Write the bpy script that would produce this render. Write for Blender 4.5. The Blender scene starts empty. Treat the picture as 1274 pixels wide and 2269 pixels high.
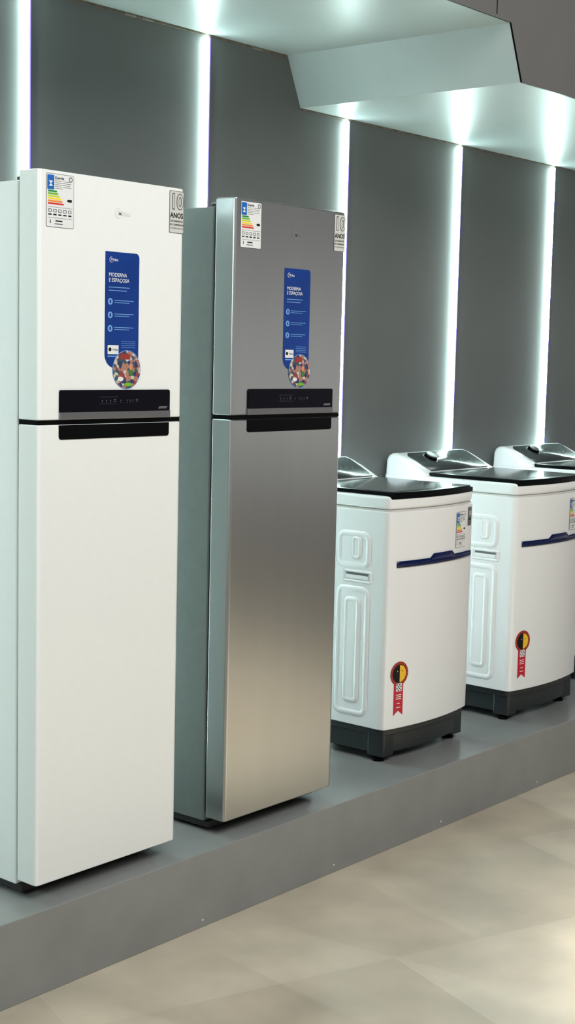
import bpy, bmesh, math, random
from mathutils import Vector, Matrix
random.seed(4)
Z0 = 0.2174
scene = bpy.context.scene
scene.view_settings.view_transform = 'Standard'
scene.view_settings.look = 'None'
COL = scene.collection

# ------------------------------------------------------------------ materials
def srgb(r, g, b):
    f = lambda c: (c/255/12.92) if c/255 <= .04045 else ((c/255+.055)/1.055)**2.4
    return (f(r), f(g), f(b), 1)

def mat(name, col, rough=.5, metal=0, coat=0, noise=0, nscale=8, bump=0, bscale=200, emis=None, estr=0, spec=.5, stretch=None, aniso=0):
    m = bpy.data.materials.new(name); m.use_nodes = True
    nt = m.node_tree; b = nt.nodes['Principled BSDF']
    b.inputs['Base Color'].default_value = col
    b.inputs['Roughness'].default_value = rough
    b.inputs['Metallic'].default_value = metal
    b.inputs['Coat Weight'].default_value = coat
    b.inputs['Coat Roughness'].default_value = .08
    b.inputs['Specular IOR Level'].default_value = spec
    b.inputs['Anisotropic'].default_value = aniso
    if emis:
        b.inputs['Emission Color'].default_value = emis
        b.inputs['Emission Strength'].default_value = estr
    if noise or bump:
        tc = nt.nodes.new('ShaderNodeTexCoord'); mp = nt.nodes.new('ShaderNodeMapping')
        nt.links.new(tc.outputs['Object'], mp.inputs[0])
        if stretch: mp.inputs['Scale'].default_value = stretch
    if noise:
        n = nt.nodes.new('ShaderNodeTexNoise'); n.inputs['Scale'].default_value = nscale; n.inputs['Detail'].default_value = 6
        nt.links.new(mp.outputs[0], n.inputs[0])
        r = nt.nodes.new('ShaderNodeValToRGB')
        r.color_ramp.elements[0].position = .3; r.color_ramp.elements[1].position = .7
        r.color_ramp.elements[0].color = tuple(c*(1-noise) for c in col[:3])+(1,)
        r.color_ramp.elements[1].color = tuple(min(1, c*(1+noise)) for c in col[:3])+(1,)
        nt.links.new(n.outputs[0], r.inputs[0]); nt.links.new(r.outputs[0], b.inputs['Base Color'])
    if bump:
        n = nt.nodes.new('ShaderNodeTexNoise'); n.inputs['Scale'].default_value = bscale
        nt.links.new(mp.outputs[0], n.inputs[0])
        bp = nt.nodes.new('ShaderNodeBump'); bp.inputs['Strength'].default_value = bump; bp.inputs['Distance'].default_value = .001
        nt.links.new(n.outputs[0], bp.inputs['Height']); nt.links.new(bp.outputs[0], b.inputs['Normal'])
    return m

M = {}
M['wallgrey'] = mat('wall_charcoal_paint', srgb(101, 104, 103), .55, noise=.05, nscale=3, bump=.1, bscale=60, spec=.35)
M['ceil'] = mat('canopy_satin_paint', srgb(165, 174, 172), .38, noise=.03, nscale=4)
M['fascia'] = mat('fascia_paint', srgb(100, 99, 98), .6, noise=.03, nscale=5)
M['black'] = mat('black_plastic', srgb(9, 10, 12), .3, spec=.05)
M['trimbrown'] = mat('joint_filler', srgb(105, 96, 84), .8, noise=.4, nscale=30)
M['plat'] = mat('platform_laminate', srgb(138, 139, 137), .22, noise=.07, nscale=5, bump=.15, bscale=40)
M['white'] = mat('white_enamel', srgb(238, 240, 238), .28, coat=.2, noise=.008, nscale=40, bump=.03, bscale=500)
M['whitewash'] = mat('white_gloss_enamel', srgb(238, 240, 240), .2, coat=.6)
M['silverpaint'] = mat('silver_painted_steel', srgb(114, 122, 120), .45, noise=.04, nscale=30)
M['steel'] = mat('brushed_steel', srgb(188, 190, 190), .28, metal=1, noise=.025, nscale=3, stretch=(4, 4, .35), bump=.04, bscale=30, aniso=.3)
M['gasket_and_shade'] = mat('dark_gasket_and_shade', srgb(22, 24, 25), .6)
M['blackglass'] = mat('black_glass', srgb(9, 8, 18), .1, spec=.06)
M['silver'] = mat('silver_trim', srgb(130, 130, 132), .3, metal=.8)
M['icon'] = mat('icon_grey', srgb(100, 102, 128), .5)
M['labelwhite'] = mat('label_white', srgb(228, 230, 230), .35)
M['labelgrey'] = mat('label_grey', srgb(205, 205, 200), .35)
M['plaster'] = mat('chipped_plaster', srgb(140, 138, 130), .8)
M['ink'] = mat('ink_black', srgb(20, 20, 23), .5, spec=.2)
M['inkgrey'] = mat('ink_grey', srgb(90, 92, 95), .5)
M['logo_w'] = mat('logo_pale', srgb(222, 222, 218), .35)
M['logo_s'] = mat('logo_silver', srgb(165, 163, 160), .35, metal=.6)
M['blue'] = mat('sticker_blue', srgb(10, 54, 132), .3, noise=.12, nscale=6, spec=.3)
M['lblue'] = mat('sticker_light_blue', srgb(110, 160, 220), .4)
M['labelblue'] = mat('label_blue', srgb(20, 100, 185), .4)
M['red'] = mat('ribbon_red', srgb(196, 22, 48), .4)
M['darkred'] = mat('badge_dark_red', srgb(150, 24, 32), .4)
M['yellow'] = mat('badge_yellow', srgb(240, 190, 40), .4)
for n, c in dict(g1=(20, 140, 60), g2=(110, 180, 50), g3=(200, 215, 50), g4=(250, 215, 40), g5=(235, 140, 40), g6=(215, 50, 40),
                 skin=(200, 140, 110), leaf=(60, 120, 60), kred=(150, 50, 45), kgrey=(90, 100, 110)).items():
    M[n] = mat('print_'+n, srgb(*c), .4)
M['washbase'] = mat('charcoal_plastic', srgb(34, 39, 41), .28)
M['lidglass'] = mat('smoked_glass', srgb(104, 112, 110), .12, coat=.6)
M['panelgrey'] = mat('console_grey', srgb(64, 72, 72), .24, coat=.1)
M['stripblue'] = mat('navy_handle_gloss', srgb(8, 22, 70), .15, spec=.3)
M['led'] = mat('led_diffuser', (1, 1, 1, 1), .5, emis=(.74, 1.0, .94, 1), estr=66)
M['ledblue'] = mat('led_blue_edge', srgb(60, 50, 160), .5, emis=(.25, .2, 1, 1), estr=1.6)

def photo_mat():
    m = bpy.data.materials.new('kitchen_picture'); m.use_nodes = True; nt = m.node_tree; b = nt.nodes['Principled BSDF']
    tc = nt.nodes.new('ShaderNodeTexCoord'); v = nt.nodes.new('ShaderNodeTexVoronoi'); v.inputs['Scale'].default_value = 90
    nt.links.new(tc.outputs['Object'], v.inputs[0]); r = nt.nodes.new('ShaderNodeValToRGB'); r.color_ramp.interpolation = 'CONSTANT'
    cs = [(70, 85, 110), (150, 60, 55), (205, 190, 170), (60, 80, 90), (170, 120, 105), (40, 55, 95), (205, 210, 215)]
    el = r.color_ramp.elements
    el[0].color = srgb(*cs[0]); el[1].position = 1/7; el[1].color = srgb(*cs[1])
    for i in range(2, 7):
        e = el.new(i/7); e.color = srgb(*cs[i])
    nt.links.new(v.outputs['Color'], r.inputs[0]); nt.links.new(r.outputs[0], b.inputs['Base Color']); b.inputs['Roughness'].default_value = .4
    return m
M['picture'] = photo_mat()

def floor_mat():
    m = bpy.data.materials.new('vinyl_tile_floor'); m.use_nodes = True; nt = m.node_tree; b = nt.nodes['Principled BSDF']
    tc = nt.nodes.new('ShaderNodeTexCoord'); mp = nt.nodes.new('ShaderNodeMapping'); mp.inputs['Rotation'].default_value = (0, 0, .35)
    nt.links.new(tc.outputs['Object'], mp.inputs[0])
    br = nt.nodes.new('ShaderNodeTexBrick'); br.inputs['Scale'].default_value = 1
    br.inputs['Brick Width'].default_value = .62; br.inputs['Row Height'].default_value = .62; br.inputs['Mortar Size'].default_value = .0
    br.inputs['Color1'].default_value = srgb(214, 202, 182); br.inputs['Color2'].default_value = srgb(182, 168, 148); br.inputs['Mortar'].default_value = srgb(186, 172, 152)
    nt.links.new(mp.outputs[0], br.inputs[0])
    n = nt.nodes.new('ShaderNodeTexNoise'); n.inputs['Scale'].default_value = 4; n.inputs['Detail'].default_value = 7; nt.links.new(mp.outputs[0], n.inputs[0])
    mr = nt.nodes.new('ShaderNodeMapRange'); mr.inputs[1].default_value = .3; mr.inputs[2].default_value = .7; mr.inputs[3].default_value = .84; mr.inputs[4].default_value = 1.13
    nt.links.new(n.outputs[0], mr.inputs[0])
    mx = nt.nodes.new('ShaderNodeVectorMath'); mx.operation = 'SCALE'; nt.links.new(br.outputs[0], mx.inputs[0]); nt.links.new(mr.outputs[0], mx.inputs['Scale'])
    nt.links.new(mx.outputs[0], b.inputs['Base Color']); b.inputs['Roughness'].default_value = .32
    return m
M['floor'] = floor_mat()

# ------------------------------------------------------------------ mesh builder
def rrect(x0, x1, z0, z1, r, seg=5):
    if not isinstance(r, (tuple, list)): r = (r,)*4      # bl, br, tr, tl
    pts = []
    cs = [(x0, z0, 1, 1, r[0], 180), (x1, z0, -1, 1, r[1], 270), (x1, z1, -1, -1, r[2], 0), (x0, z1, 1, -1, r[3], 90)]
    for cx, cz, sx, sz, rr, a0 in cs:
        if rr <= 0: pts.append((cx, cz)); continue
        for k in range(seg+1):
            a = math.radians(a0+90*k/seg)
            pts.append((cx+sx*rr+rr*math.cos(a), cz+sz*rr+rr*math.sin(a)))
    return pts

def circ(cx, cz, rx, rz=None, n=28, a0=0, a1=360):
    rz = rz or rx
    full = abs(a1-a0) >= 360
    return [(cx+rx*math.cos(math.radians(a0+(a1-a0)*k/(n if full else n-1))), cz+rz*math.sin(math.radians(a0+(a1-a0)*k/(n if full else n-1)))) for k in range(n)]

class MB:
    def __init__(s, yfun=None):
        s.bm = bmesh.new(); s.mats = []; s.yfun = yfun
    def mi(s, m):
        m = M[m]
        if m not in s.mats: s.mats.append(m)
        return s.mats.index(m)
    def prism(s, pts, lo, hi, m, axis='z', bev=0, seg=2, capm=None):
        f = {'z': lambda a, b, c: (a, b, c), 'y': lambda a, b, c: (a, c, b), 'x': lambda a, b, c: (c, a, b)}[axis]
        A = [s.bm.verts.new(f(p[0], p[1], lo)) for p in pts]
        B = [s.bm.verts.new(f(p[0], p[1], hi)) for p in pts]
        i = s.mi(m); n = len(pts); fs = []
        fs.append(s.bm.faces.new(A[::-1])); fs.append(s.bm.faces.new(B))
        for k in range(n): fs.append(s.bm.faces.new([A[k], A[(k+1) % n], B[(k+1) % n], B[k]]))
        for q in fs: q.material_index = i
        if capm:
            fs[0].material_index = fs[1].material_index = s.mi(capm)
        bmesh.ops.recalc_face_normals(s.bm, faces=fs)
        if bev:
            es = list(set(list(fs[0].edges)+list(fs[1].edges)))
            bmesh.ops.bevel(s.bm, geom=es, offset=bev, segments=seg, profile=.5, affect='EDGES', clamp_overlap=True)
    def box(s, x0, x1, y0, y1, z0, z1, m, bev=0, seg=2):
        vs = [s.bm.verts.new((x, y, z)) for x in (x0, x1) for y in (y0, y1) for z in (z0, z1)]
        q = [(0, 1, 3, 2), (4, 6, 7, 5), (0, 4, 5, 1), (2, 3, 7, 6), (0, 2, 6, 4), (1, 5, 7, 3)]
        fs = [s.bm.faces.new([vs[i] for i in t]) for t in q]
        for f in fs: f.material_index = s.mi(m)
        bmesh.ops.recalc_face_normals(s.bm, faces=fs)
        if bev:
            es = list(set(e for f in fs for e in f.edges))
            bmesh.ops.bevel(s.bm, geom=es, offset=bev, segments=seg, profile=.5, affect='EDGES')
    def flat(s, pts, y, m):
        vs = [s.bm.verts.new((p[0], (s.yfun(p[0]) if s.yfun else 0)+y, p[1])) for p in pts]
        f = s.bm.faces.new(vs); f.material_index = s.mi(m)
        f.normal_update()
        if f.normal.y > 0: f.normal_flip()
    def rect(s, x0, x1, z0, z1, y, m): s.flat([(x0, z0), (x1, z0), (x1, z1), (x0, z1)], y, m)
    def ring(s, outer, inner, y, m):
        n = len(outer)
        g = lambda p: s.bm.verts.new((p[0], (s.yfun(p[0]) if s.yfun else 0)+y, p[1]))
        A = [g(p) for p in outer]; B = [g(p) for p in inner]
        for k in range(n):
            f = s.bm.faces.new([A[k], A[(k+1) % n], B[(k+1) % n], B[k]]); f.material_index = s.mi(m)
    def text(s, body, x, z, size, y, m, align='LEFT', bold=0, sx=1):
        cu = bpy.data.curves.new('t', 'FONT'); cu.body = body; cu.size = size; cu.align_x = align; cu.offset = bold*size
        cu.resolution_u = 3; cu.space_line = 1.0
        ob = bpy.data.objects.new('t', cu); COL.objects.link(ob)
        me = bpy.data.meshes.new_from_object(ob)
        vs = [s.bm.verts.new((x+v.co.x*sx, (s.yfun(x+v.co.x*sx) if s.yfun else 0)+y, z+v.co.y)) for v in me.vertices]
        for p in me.polygons:
            try:
                f = s.bm.faces.new([vs[i] for i in p.vertices]); f.material_index = s.mi(m)
            except ValueError: pass
        bpy.data.objects.remove(ob); bpy.data.curves.remove(cu); bpy.data.meshes.remove(me)
    def cyl(s, c, r, h, m, n=28, axis=Vector((0, 0, 1)), bev=0, r2=None):
        axis = axis.normalized(); q = Vector((0, 0, 1)).rotation_difference(axis)
        r2 = r if r2 is None else r2
        A = [s.bm.verts.new(Vector(c)+q @ Vector((r*math.cos(2*math.pi*k/n), r*math.sin(2*math.pi*k/n), 0))) for k in range(n)]
        B = [s.bm.verts.new(Vector(c)+q @ Vector((r2*math.cos(2*math.pi*k/n), r2*math.sin(2*math.pi*k/n), h))) for k in range(n)]
        fs = [s.bm.faces.new(A[::-1]), s.bm.faces.new(B)]+[s.bm.faces.new([A[k], A[(k+1) % n], B[(k+1) % n], B[k]]) for k in range(n)]
        for f in fs: f.material_index = s.mi(m)
        if bev: bmesh.ops.bevel(s.bm, geom=list(fs[1].edges), offset=bev, segments=2, profile=.5, affect='EDGES')
    def mould(s, y0, y1, z0, z1, r, w, h, m, x0=0.0, inner=0.0):
        """pressed bead standing out of the side sheet (normal -x)"""
        loops = []; N = 8
        for j in range(N+1):
            t = j/N; ins = w*t; hh = h*math.sin(math.pi*t)+inner*t
            if j == 0: hh = -.0008
            rr = max(r-ins, .003)
            loops.append([s.bm.verts.new((x0-hh, p[0], p[1])) for p in rrect(y0+ins, y1-ins, z0+ins, z1-ins, rr, 10)])
        i = s.mi(m)
        for a, b in zip(loops, loops[1:]):
            n = len(a)
            for k in range(n):
                f = s.bm.faces.new([a[k], b[k], b[(k+1) % n], a[(k+1) % n]]); f.material_index = i
                f.normal_update()
                if f.normal.x > 0: f.normal_flip()
        if inner:
            f = s.bm.faces.new(loops[-1]); f.material_index = i; f.normal_update()
            if f.normal.x > 0: f.normal_flip()
    def done(s, name, parent=None, loc=(0, 0, 0), wn=True, ang=21, **props):
        for f in s.bm.faces: f.smooth = True
        for e in s.bm.edges:
            if len(e.link_faces) == 2 and e.calc_face_angle(0) > math.radians(ang): e.smooth = False
        me = bpy.data.meshes.new(name); s.bm.to_mesh(me); s.bm.free()
        for m in s.mats: me.materials.append(m)
        ob = bpy.data.objects.new(name, me); COL.objects.link(ob)
        ob.location = loc
        if parent: ob.parent = parent
        if wn:
            w = ob.modifiers.new('wn', 'WEIGHTED_NORMAL'); w.keep_sharp = True
        for k, v in props.items(): ob[k] = v
        return ob

def empty(name, loc, **props):
    e = bpy.data.objects.new(name, None); e.empty_display_size = .1; e.location = loc; COL.objects.link(e)
    for k, v in props.items(): e[k] = v
    return e

# ------------------------------------------------------------------ setting
YW = 3.500; YS = 2.566; YP = 2.690
C1 = 2.4763+Z0; C2 = 2.3005+Z0
b = MB(); b.box(-6, 16, -12, 3.6, -.05, 0, 'floor'); b.done('floor', kind='structure', wn=False)
b = MB(); b.box(-1.5, 9, YW, YW+.06, 0, 3.7, 'wallgrey'); b.done('wall_back', kind='structure', wn=False)
prof = [(-1.5, 3.7), (-1.5, C1), (4.146, C1), (4.227, C2), (9, C2), (9, 3.7)]
b = MB(); b.prism(prof, YS, YW, 'ceil', 'y'); b.done('ceiling', kind='structure', wn=False)
b = MB(); b.prism(prof, YS-.007, YS, 'black', 'y', capm='fascia')
b.box(4.055, 4.058, YS-.0085, YS-.007, C1+.01, 3.7, 'black')
b.done('wall_front', kind='structure', wn=False)
b = MB(); b.box(-1.5, 4.14, YW-.004, YW, C1-.008, C1, 'trimbrown')
for xs in (2.62, 2.70, 3.33, 3.41, 3.95): b.box(xs, xs+.05, YW-.005, YW, C1-.009, C1-.004, 'plaster')
b.done('trim_1', kind='structure', wn=False)
b = MB(); b.box(4.23, 9, YW-.004, YW, C2-.006, C2, 'trimbrown'); b.done('trim_2', kind='structure', wn=False)

b = MB(); b.box(-1.2, 8.6, YP, YW-.001, 0, Z0, 'plat', bev=.002)
for xs in (2.05, 2.9, 3.5, 4.1, 4.75):
    b.cyl((xs, YP, .02+random.random()*.01), .004, .0015, 'labelgrey', 10, Vector((0, -1, 0)))
b.done('display_platform', wn=False, label='long low grey laminate display platform carrying the appliances', category='platform')

# ------------------------------------------------------------------ LED strips
for i in range(-1, 6):
    x = 2.924+.7895*i
    top = (C1 if x < 4.15 else C2)-.012
    e = empty('led_strip_light', (x, YW, Z0), label='vertical white LED strip glowing on the charcoal wall', category='light', group='vertical wall light strips')
    L = top-Z0
    b = MB(); b.prism([(-.0078, 0), (-.0075, -.008), (-.004, -.013), (.004, -.013), (.0075, -.008), (.0078, 0)], .002, L, 'led')
    b.done('diffuser', e, wn=False)
    b = MB(); b.box(.0083, .0130, -.010, 0, .002, L, 'ledblue'); b.done('edge_profile', e, wn=False, label='thin blue glowing edge')

# ------------------------------------------------------------------ fridge
W = .503; TD = .074; ZG = 1.2165; ZT = 1.826
def energy_label(b, x0, z0, w, h, y):
    b.flat(rrect(x0, x0+w, z0, z0+h, .004), y, 'inkgrey')
    b.flat(rrect(x0+.0012, x0+w-.0012, z0+.0012, z0+h-.0012, .003), y-.0004, 'labelwhite')
    Y = y-.0008
    b.flat(rrect(x0+.03*w, x0+.28*w, z0+.70*h, z0+.97*h, .002), Y, 'labelblue')
    b.flat([(x0+.08*w, z0+.86*h), (x0+.23*w, z0+.86*h), (x0+.155*w, z0+.80*h)], Y-.0004, 'labelwhite')
    b.flat([(x0+.08*w, z0+.76*h), (x0+.23*w, z0+.76*h), (x0+.155*w, z0+.82*h)], Y-.0004, 'labelwhite')
    b.text('Energia', x0+.31*w, z0+.90*h, .075*h, Y, 'ink', bold=.02)
    b.ring(circ(x0+.88*w, z0+.92*h, .07*w, n=16), circ(x0+.88*w, z0+.92*h, .045*w, n=16), Y, 'inkgrey')
    for k in range(5): b.rect(x0+.31*w, x0+(.55+.05*(k % 3))*w, z0+(.865-.035*k)*h, z0+(.872-.035*k)*h, Y, 'inkgrey')
    for k in range(4): b.rect(x0+.60*w, x0+(.86+.04*(k % 2))*w, z0+(.865-.035*k)*h, z0+(.872-.035*k)*h, Y, 'inkgrey')
    for k, c in enumerate(['g1', 'g2', 'g3', 'g4', 'g5', 'g6']):
        zz = z0+(.655-.046*k)*h; l = (.30+.05*k)*w
        b.flat([(x0+.06*w, zz), (x0+.06*w+l, zz), (x0+.09*w+l, zz+.016*h), (x0+.06*w+l, zz+.032*h), (x0+.06*w, zz+.032*h)], Y, c)
    b.flat([(x0+.74*w, z0+.52*h), (x0+.79*w, z0+.545*h), (x0+.92*w, z0+.545*h), (x0+.92*w, z0+.495*h), (x0+.79*w, z0+.495*h)], Y, 'ink')
    b.rect(x0+.05*w, x0+.95*w, z0+.375*h, z0+.38*h, Y, 'inkgrey')
    for k in range(5):
        xx = x0+(.07+.18*k)*w
        b.ring(rrect(xx, xx+.12*w, z0+.28*h, z0+.34*h, .001, 2), rrect(xx+.02*w, xx+.10*w, z0+.29*h, z0+.33*h, .0006, 2), Y, 'inkgrey')
        b.rect(xx, xx+.12*w, z0+.225*h, z0+.25*h, Y, 'ink')
    b.rect(x0+.05*w, x0+.95*w, z0+.175*h, z0+.18*h, Y, 'inkgrey')
    b.flat([(x0+.12*w, z0+.08*h), (x0+.17*w, z0+.08*h), (x0+.15*w, z0+.15*h), (x0+.14*w, z0+.15*h)], Y, 'inkgrey')
    b.rect(x0+.33*w, x0+.58*w, z0+.11*h, z0+.135*h, Y, 'ink'); b.rect(x0+.3*w, x0+.6*w, z0+.06*h, z0+.075*h, Y, 'inkgrey')

def fridge(loc, kind):
    steel = kind == 'steel'
    dm = 'steel' if steel else 'white'; bm_ = 'silverpaint' if steel else 'white'
    lab = ('tall brushed steel two-door fridge standing on the grey platform' if steel else 'tall white two-door fridge standing on the grey platform')
    e = empty('fridge', loc, label=lab, category='fridge', group='two-door fridges on the platform')
    b = MB(); b.box(.006, W-.006, TD+.012, .700, .030, ZT-.022, bm_, bev=.004)
    b.box(.012, W-.012, TD, TD+.012, .055, ZT-.03, 'gasket_and_shade')
    b.box(.012, W-.012, .07, .66, .012, .031, 'gasket_and_shade')  # dark slab put in for the shadow under the body
    b.box(.03, .08, .03, .12, ZT-.024, ZT-.008, 'gasket_and_shade', bev=.003)
    b.done('body', e)
    for fx, fy in ((.045, .145), (W-.045, .145), (.045, .64), (W-.045, .64)):
        b = MB(); b.cyl((fx, fy, 0), .017, .014, 'silverpaint'); b.cyl((fx, fy, .012), .009, .02, 'gasket_and_shade'); b.done('foot', e)
    prof = rrect(0, W, 0, TD, (.010, .016, .004, .004), 7)
    def logo(b, x, z, s, y, m):
        n = 20
        A = circ(x, z, s, n=n, a0=70, a1=320); B = circ(x+.10*s, z, s*.88, n=n, a0=70, a1=320)
        vs = [b.bm.verts.new((p[0], y, p[1])) for p in A]; ws = [b.bm.verts.new((p[0], y, p[1])) for p in B]
        for k in range(n-1):
            f = b.bm.faces.new([vs[k], vs[k+1], ws[k+1], ws[k]]); f.material_index = b.mi(m)
        b.text('Midea', x-.25*s, z-.45*s, 1.45*s, y, m, bold=.005)
    b = MB(); b.prism(prof, ZG+.006, ZT, dm, bev=.004, seg=3); ud = b.done('freezer_door', e)
    b = MB(); logo(b, .262, 1.742, .0125, -.0006, 'logo_s' if steel else 'logo_w'); b.done('brand_logo', ud, wn=False, label='small pale brand lettering')
    b = MB(); b.prism(rrect(.066, .452, ZG+.025, ZG+.080, (0, 0, .006, .006)), -.004, .01, 'blackglass', 'y', bev=.001)
    Y = -.0045
    for k, xx in enumerate([.205, .220, .234, .247, .270, .293, .303, .313, .325]):
        if k in (3, 8): b.rect(xx, xx+.008, ZG+.050, ZG+.0512, Y, 'icon'); b.rect(xx, xx+.008, ZG+.0545, ZG+.0557, Y, 'icon')
        else: b.flat(circ(xx+.002, ZG+.053, .0016, n=8), Y, 'icon'); b.rect(xx, xx+.004, ZG+.0475, ZG+.0483, Y, 'icon')
    b.rect(.198, .262, ZG+.044, ZG+.0443, Y, 'icon'); b.rect(.198, .262, ZG+.0615, ZG+.0618, Y, 'icon')
    b.flat([(.407, ZG+.030), (.438, ZG+.030), (.442, ZG+.036), (.411, ZG+.036)], Y, 'silver')
    b.done('control_panel', ud, wn=False, label='black glass control panel')
    b = MB(); b.prism(rrect(.066, .452, ZG+.007, ZG+.025, 0), -.006, .01, 'silver', 'y', bev=.001); b.done('handle', ud, wn=False, label='silver grip strip')
    b = MB(); energy_label(b, .022, 1.690, .088, .128, -.0005); b.done('energy_label', ud, wn=False, label='white energy rating label with coloured bars')
    b = MB(); x0, x1, z0, z1 = .443, .497, 1.708, 1.818
    b.flat(rrect(x0, x1, z0, z1, .003), -.0005, 'inkgrey'); b.flat(rrect(x0+.0015, x1-.0015, z0+.0015, z1-.0015, .003), -.0009, 'labelgrey')
    cx = (x0+x1)/2
    b.text('10', cx, 1.772, .054, -.0013, 'inkgrey', 'CENTER', bold=.055, sx=.9); b.text('10', cx, 1.772, .054, -.0017, 'labelgrey', 'CENTER', bold=.006, sx=.9)
    b.text('ANOS', cx, 1.748, .0185, -.0013, 'ink', 'CENTER', bold=.03, sx=.95)
    b.text('DE GARANTIA', cx, 1.737, .0072, -.0013, 'ink', 'CENTER', bold=.02); b.text('NO COMPRESSOR', cx, 1.728, .0062, -.0013, 'ink', 'CENTER', bold=.02)
    b.text('DO REFRIGERADOR', cx, 1.719, .0055, -.0013, 'inkgrey', 'CENTER')
    b.done('warranty_sticker', ud, wn=False, label='grey square ten year warranty sticker')
    b = MB(); x0, x1, z0, z1 = .217, .336, 1.352, 1.645; Y = -.0009
    b.flat(rrect(x0, x1, z0, z1, (.035, .0, .012, .0), 8), -.0005, 'blue')
    logo(b, x0+.021, z1-.020, .0072, Y, 'labelwhite')
    b.text('MODERNA\nE ESPAÇOSA', x0+.012, z1-.062, .0135, Y, 'labelwhite', bold=.008, sx=.95)
    for k in range(2): b.rect(x0+.012, x0+.085-.01*k, z1-.090-.008*k, z1-.0880-.008*k, Y, 'lblue')
    for k in range(3):
        zc = z1-.125-.034*k
        b.flat(circ(x0+.018, zc, .0085, n=18), Y, 'lblue'); b.flat(rrect(x0+.0155, x0+.0205, zc-.004, zc+.004, .001, 2), Y-.0004, 'blue')
        b.rect(x0+.032, x0+.100, zc+.0022, zc+.0038, Y, 'lblue'); b.rect(x0+.032, x0+.085, zc-.0030, zc-.0016, Y, 'lblue')
    b.flat(rrect(x0+.010, x0+.048, z0+.035, z0+.058, .001, 2), Y, 'labelwhite')
    b.flat(circ(x0+.018, z0+.047, .005, n=14), Y-.0004, 'ink'); b.text('Midea', x0+.027, z0+.044, .008, Y-.0004, 'ink')
    b.rect(x0+.010, x0+.048, z0+.028, z0+.031, Y, 'lblue')
    for k in range(4): b.rect(x0+.058, x1-.012, z0+.052+.005*k, z0+.0530+.005*k, Y, 'lblue')
    cx, cz = x0+.077, z0-.004
    b.flat(circ(cx, cz, .0500, .0500), -.0013, 'lblue'); b.flat(circ(cx, cz, .0482, .0482), -.0017, 'picture')
    b.flat(rrect(cx-.024, cx+.012, cz+.026, cz+.040, .004), -.0021, 'kred'); b.flat(circ(cx+.014, cz+.008, .007, .009), -.0025, 'skin')
    b.flat(circ(cx+.014, cz-.006, .008, .009), -.0022, 'leaf'); b.flat(circ(cx-.022, cz-.024, .010, .006), -.0025, 'labelwhite'); b.flat(circ(cx+.005, cz-.038, .014, .005), -.0025, 'g2')
    b.done('promotional_sticker', ud, wn=False, label='tall blue promotional sticker with round picture')
    b = MB(); b.prism(prof, .046, ZG-.006, dm, bev=.004, seg=3); ld = b.done('refrigerator_door', e)
    b = MB(); b.prism(rrect(.066, .452, ZG-.043, ZG-.007, (.008, .008, 0, 0)), -.002, .01, 'black', 'y', bev=.001); b.done('handle', ld, wn=False, label='black grip recess')
    b = MB(); b.box(.004, W-.004, .006, TD, ZG-.006, ZG+.006, 'black'); b.done('door_gap', e, wn=False)
    return e

fridge((2.326, 2.732, Z0), 'white')
fridge((3.028, 2.732, Z0), 'steel')

# ------------------------------------------------------------------ washers
WW = .525; WD = .628; BUL = .030
def yf(x):
    t = (x-WW/2)/(WW/2); return -BUL*(1-t*t)
def plan(ins, yback, rc=.028, insf=None):
    insf = ins if insf is None else insf
    pts = []
    x0, x1 = ins, WW-ins
    N = 22
    for k in range(N+1):
        x = x0+rc*.6+(x1-x0-1.2*rc)*k/N
        pts.append((x, yf(x)+insf))
    ye = yf(x1-rc*.6)+insf
    for k in range(1, 6):
        a = math.radians(-75+75*k/5); pts.append((x1-rc*.6+rc*.6*math.cos(a) if k < 5 else x1, ye+rc+rc*math.sin(a)))
    for k in range(0, 7):
        a = math.radians(90*k/6); pts.append((x1-.02+.02*math.cos(a), yback-.02+.02*math.sin(a)))
    for k in range(0, 7):
        a = math.radians(90+90*k/6); pts.append((x0+.02+.02*math.cos(a), yback-.02+.02*math.sin(a)))
    ye = yf(x0+rc*.6)+insf
    for k in range(0, 5):
        a = math.radians(180+75*k/5); pts.append((x0+rc*.6+rc*.6*math.cos(a), ye+rc+rc*math.sin(a)))
    return pts

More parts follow.
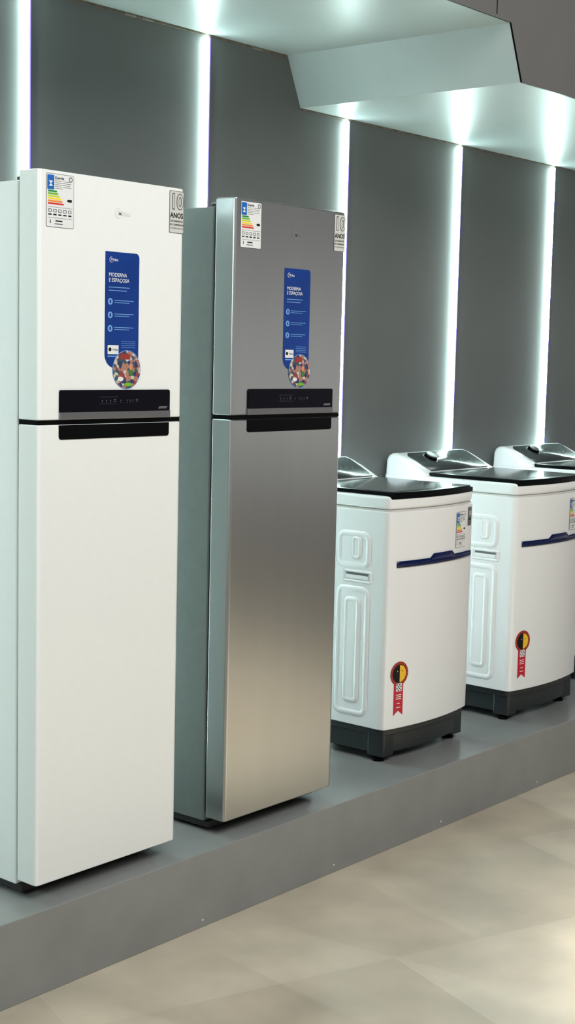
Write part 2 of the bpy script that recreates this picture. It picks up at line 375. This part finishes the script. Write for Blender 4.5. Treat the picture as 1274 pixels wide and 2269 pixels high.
def washer(loc):
    e = empty('washing_machine', loc, label='white top-loading washing machine with black lid, on the platform', category='washing machine', group='top-loading washing machines')
    b = MB(); b.prism(plan(0, WD), .118, .874, 'whitewash', bev=.004)
    b.prism(plan(.004, WD-.004), .872, .880, 'labelgrey')
    b.mould(.070, .220, .668, .800, .034, .024, .005, 'whitewash', inner=.0012)
    b.mould(.110, .155, .700, .782, .018, .015, .004, 'whitewash', x0=-.0012, inner=.003)
    b.mould(.070, .220, .150, .608, .034, .024, .005, 'whitewash', inner=.0012)
    b.mould(.108, .182, .195, .570, .024, .020, .004, 'whitewash', x0=-.0012, inner=.003)
    b.mould(.064, .190, .619, .664, .009, .010, .004, 'whitewash', inner=.0008)
    b.box(-.0016, .002, .080, .174, .632, .654, 'inkgrey'); b.box(-.0035, .003, .080, .174, .632, .646, 'whitewash', bev=.001)
    b.done('body', e, ang=60)
    b = MB(); b.prism(plan(.002, WD, insf=.004), .880, .926, 'whitewash', bev=.012, seg=5); b.done('top_cover', e)
    # console
    b = MB(); b.prism([(.400, .905), (.418, .938), (.440, .950), (.500, .980), (.545, .999), (.575, 1.008), (.597, 1.007), (.614, .998), (.624, .978), (.627, .905)], .006, WW-.006, 'whitewash', 'x', bev=.026, seg=7)
    con = b.done('console', e, ang=30)
    d = Vector((0, .135, .0655)).normalized(); nrm = Vector((0, -.0655, .135)).normalized()
    b = MB()
    o = Vector((0, .432, .9475))
    c8 = [Vector((xx, 0, 0))+o+d*t for xx, t in ((.052, -.006), (WW-.052, -.006), (WW-.046, .05), (WW-.046, .118), (WW-.060, .134), (.060, .134), (.046, .118), (.046, .05))]
    lo = [b.bm.verts.new(p-nrm*.004) for p in c8]; hi = [b.bm.verts.new(p+nrm*.0025) for p in c8]
    i = b.mi('panelgrey'); n = len(c8)
    f = b.bm.faces.new(hi); f.material_index = i
    for k in range(n):
        f = b.bm.faces.new([lo[k], lo[(k+1) % n], hi[(k+1) % n], hi[k]]); f.material_index = i
    for k in range(5):
        p = o+d*.06+nrm*.0028+Vector((.28+.035*k, 0, 0))
        b.cyl(p, .0035, .001, 'icon', 12, nrm)
    b.done('control_panel', con, wn=False)
    b = MB(); p = o+d*.080+nrm*.002+Vector((.150, 0, 0)); b.cyl(p, .033, .005, 'inkgrey', 32, nrm); b.cyl(p+nrm*.005, .029, .017, 'black', 32, nrm, bev=.004, r2=.025)
    b.done('knob', con, label='round black dial')
    # lid
    b = MB(); lp = [(x, y) for x, y in plan(.018, .425, insf=.004)]
    b.prism(lp, .926, .940, 'black', bev=.005, seg=3)
    fp = [(WW*.5+(WW/2-.014)*t, yf(WW*.5+(WW/2-.014)*t)+.001) for t in [k/12-1 for k in range(25)]]
    b.prism(fp+[(p[0], p[1]+.03) for p in fp[::-1]], .916, .934, 'black', bev=.004, seg=3)
    lid = b.done('lid', e, label='black framed smoked lid')
    b = MB(); b.prism(rrect(.034, WW-.034, .018, .412, .02), .939, .9408, 'lidglass'); b.done('lid_glass', lid, wn=False)
    # front handle strip
    b = MB(); n = 24
    xs = [.040+(.500-.040)*k/n for k in range(n+1)]
    def tz(x): return .703+(.014 if .215 < x < .350 else 0)
    prev = None
    for x in xs:
        vs = [b.bm.verts.new((x, yf(x)+o_, z)) for o_, z in ((.002, .682), (-.004, .682), (-.006, .693), (-.004, tz(x)), (.002, tz(x)))]
        if prev:
            for k in range(4):
                f = b.bm.faces.new([prev[k], vs[k], vs[k+1], prev[k+1]]); f.material_index = b.mi('stripblue')
        else:
            f = b.bm.faces.new(vs); f.material_index = b.mi('stripblue')
        prev = vs
    b.done('front_strip', e, label='glossy navy blue trim strip')
    b = MB(yf); energy_label(b, .375, .722, .075, .128, -.0016); b.done('energy_label', e, wn=False, label='white energy rating label with coloured bars')
    b = MB(yf); b.flat(rrect(.470, .500, .795, .862, .002, 2), -.002, 'inkgrey'); b.text('10', .485, .832, .024, -.0026, 'labelwhite', 'CENTER', bold=.02, sx=.8); b.rect(.475, .495, .815, .822, -.0026, 'ink')
    b.done('warranty_sticker', e, wn=False, label='small grey ten year warranty sticker')
    # award badge
    b = MB(yf); cx, cz = .068, .312
    b.flat(circ(cx, cz, .042), -.0018, 'darkred')
    b.flat(circ(cx, cz, .032), -.0024, 'ink')
    b.flat([(cx, cz-.030)]+circ(cx, cz, .030, n=16, a0=-90, a1=90)+[(cx, cz+.030)], -.0028, 'yellow')
    b.flat(circ(cx+.011, cz+.009, .0022, n=10), -.0032, 'ink'); b.flat(circ(cx-.011, cz+.009, .0022, n=10), -.0032, 'yellow')
    for k in range(20):
        a = math.radians(18*k); b.rect(cx+.037*math.cos(a)-.0012, cx+.037*math.cos(a)+.0012, cz+.037*math.sin(a)-.0015, cz+.037*math.sin(a)+.0015, -.0024, 'g5')
    b.flat([(cx-.024, cz-.035), (cx-.024, .166), (cx-.002, .182), (cx+.020, .166), (cx+.020, cz-.035)], -.0016, 'red')
    b.flat(rrect(cx-.015, cx+.013, cz-.062, cz-.034, .002, 2), -.0022, 'labelwhite')
    for r in range(4):
        for c in range(4):
            if (r+c) % 2: b.rect(cx-.013+.0062*c, cx-.008+.0062*c, cz-.060+.0062*r, cz-.0555+.0062*r, -.0026, 'ink')
    for k, (w_, z_) in enumerate([(.026, .236), (.024, .229), (.026, .222), (.014, .206), (.020, .192)]):
        b.rect(cx-.002-w_/2, cx-.002+w_/2, z_, z_+.003, -.0022, 'labelwhite')
    b.done('award_sticker', e, wn=False, label='red ribbon badge with black and yellow disc')
    # base
    b = MB(); b.prism(plan(.018, WD-.02, insf=.022), .030, .119, 'washbase', bev=.003)
    b.prism(plan(.008, WD-.01, insf=.010), .098, .1185, 'washbase', bev=.002)
    for fx in (.014, WW-.082):
        b.prism(rrect(fx, fx+.068, .006, .08, .012), .020, .110, 'washbase', bev=.003)
    b.done('base', e, label='charcoal plastic plinth')
    for fx, fy in ((.042, .046), (WW-.052, .046), (.05, WD-.06), (WW-.05, WD-.06)):
        b = MB(); b.cyl((fx, fy, 0), .022, .012, 'black', bev=.002); b.cyl((fx, fy, .012), .016, .035, 'black'); b.done('foot', e)
    return e

w = washer((3.965, 2.852, Z0))
for k in (1, 2):
    mp = {}
    todo = [w]+list(w.children_recursive)
    for o in todo:
        c = o.copy(); COL.objects.link(c); mp[o] = c
    for o in todo:
        if o.parent in mp: mp[o].parent = mp[o.parent]; mp[o].matrix_parent_inverse = o.matrix_parent_inverse.copy()
    mp[w].location = (3.965+.8215*k, 2.852, Z0)

# ------------------------------------------------------------------ light
wd = bpy.data.worlds.new('world'); scene.world = wd; wd.use_nodes = True; nt = wd.node_tree
bg = nt.nodes['Background']; tc = nt.nodes.new('ShaderNodeTexCoord'); sp = nt.nodes.new('ShaderNodeSeparateXYZ'); r = nt.nodes.new('ShaderNodeValToRGB')
nt.links.new(tc.outputs['Generated'], sp.inputs[0]); nt.links.new(sp.outputs[2], r.inputs[0]); nt.links.new(r.outputs[0], bg.inputs[0])
r.color_ramp.elements[0].position = 0; r.color_ramp.elements[0].color = (.95, .94, .91, 1)
r.color_ramp.elements[1].position = .30; r.color_ramp.elements[1].color = (.12, .12, .12, 1)
e_ = r.color_ramp.elements.new(.06); e_.color = (.30, .295, .29, 1)
bg.inputs[1].default_value = .75

def area(name, loc, target, sx, sy, power, col):
    l = bpy.data.lights.new(name, 'AREA'); l.shape = 'RECTANGLE'; l.size = sx; l.size_y = sy; l.energy = power; l.color = col
    o = bpy.data.objects.new(name, l); COL.objects.link(o); o.location = loc
    o.rotation_euler = (Vector(target)-Vector(loc)).to_track_quat('-Z', 'Y').to_euler(); return o
area('shop_ceiling_light', (2.2, -.9, 4.4), (3.8, 2.7, .8), 4, 2, 198, (.98, .985, .965))
area('left_fill_light', (-.9, 2.3, 2.5), (3.4, 2.95, 1.1), .9, .9, 44, (.80, 1, .96))  # added cool fill that brightens the left-facing sides, not a known lamp
sl = bpy.data.lights.new('spot_light', 'SPOT'); sl.energy = 1000; sl.color = (1, .96, .87); sl.spot_size = math.radians(54); sl.spot_blend = .3; sl.shadow_soft_size = .2
so = bpy.data.objects.new('spot_light', sl); COL.objects.link(so); so.location = (4.2, .32, 3.6); so.rotation_euler = (0, 0, 0)

# ------------------------------------------------------------------ camera
f, yaw, pit, rol, h = 3216.67, .8768, .1083, .0232, 1.3974
r_ = Vector((math.cos(yaw), -math.sin(yaw), 0)); F = Vector((math.sin(yaw)*math.cos(pit), math.cos(yaw)*math.cos(pit), -math.sin(pit)))
u_ = Vector((math.sin(yaw)*math.sin(pit), math.cos(yaw)*math.sin(pit), math.cos(pit)))
R = r_*math.cos(rol)+u_*math.sin(rol); U = -r_*math.sin(rol)+u_*math.cos(rol)
cam = bpy.data.cameras.new('camera'); cam.sensor_fit = 'HORIZONTAL'; cam.sensor_width = 36; cam.lens = f/1274*36
co = bpy.data.objects.new('camera', cam); COL.objects.link(co)
m = Matrix((R, U, -F)).transposed().to_4x4(); m.translation = Vector((0, 0, h+Z0)); co.matrix_world = m
scene.camera = co
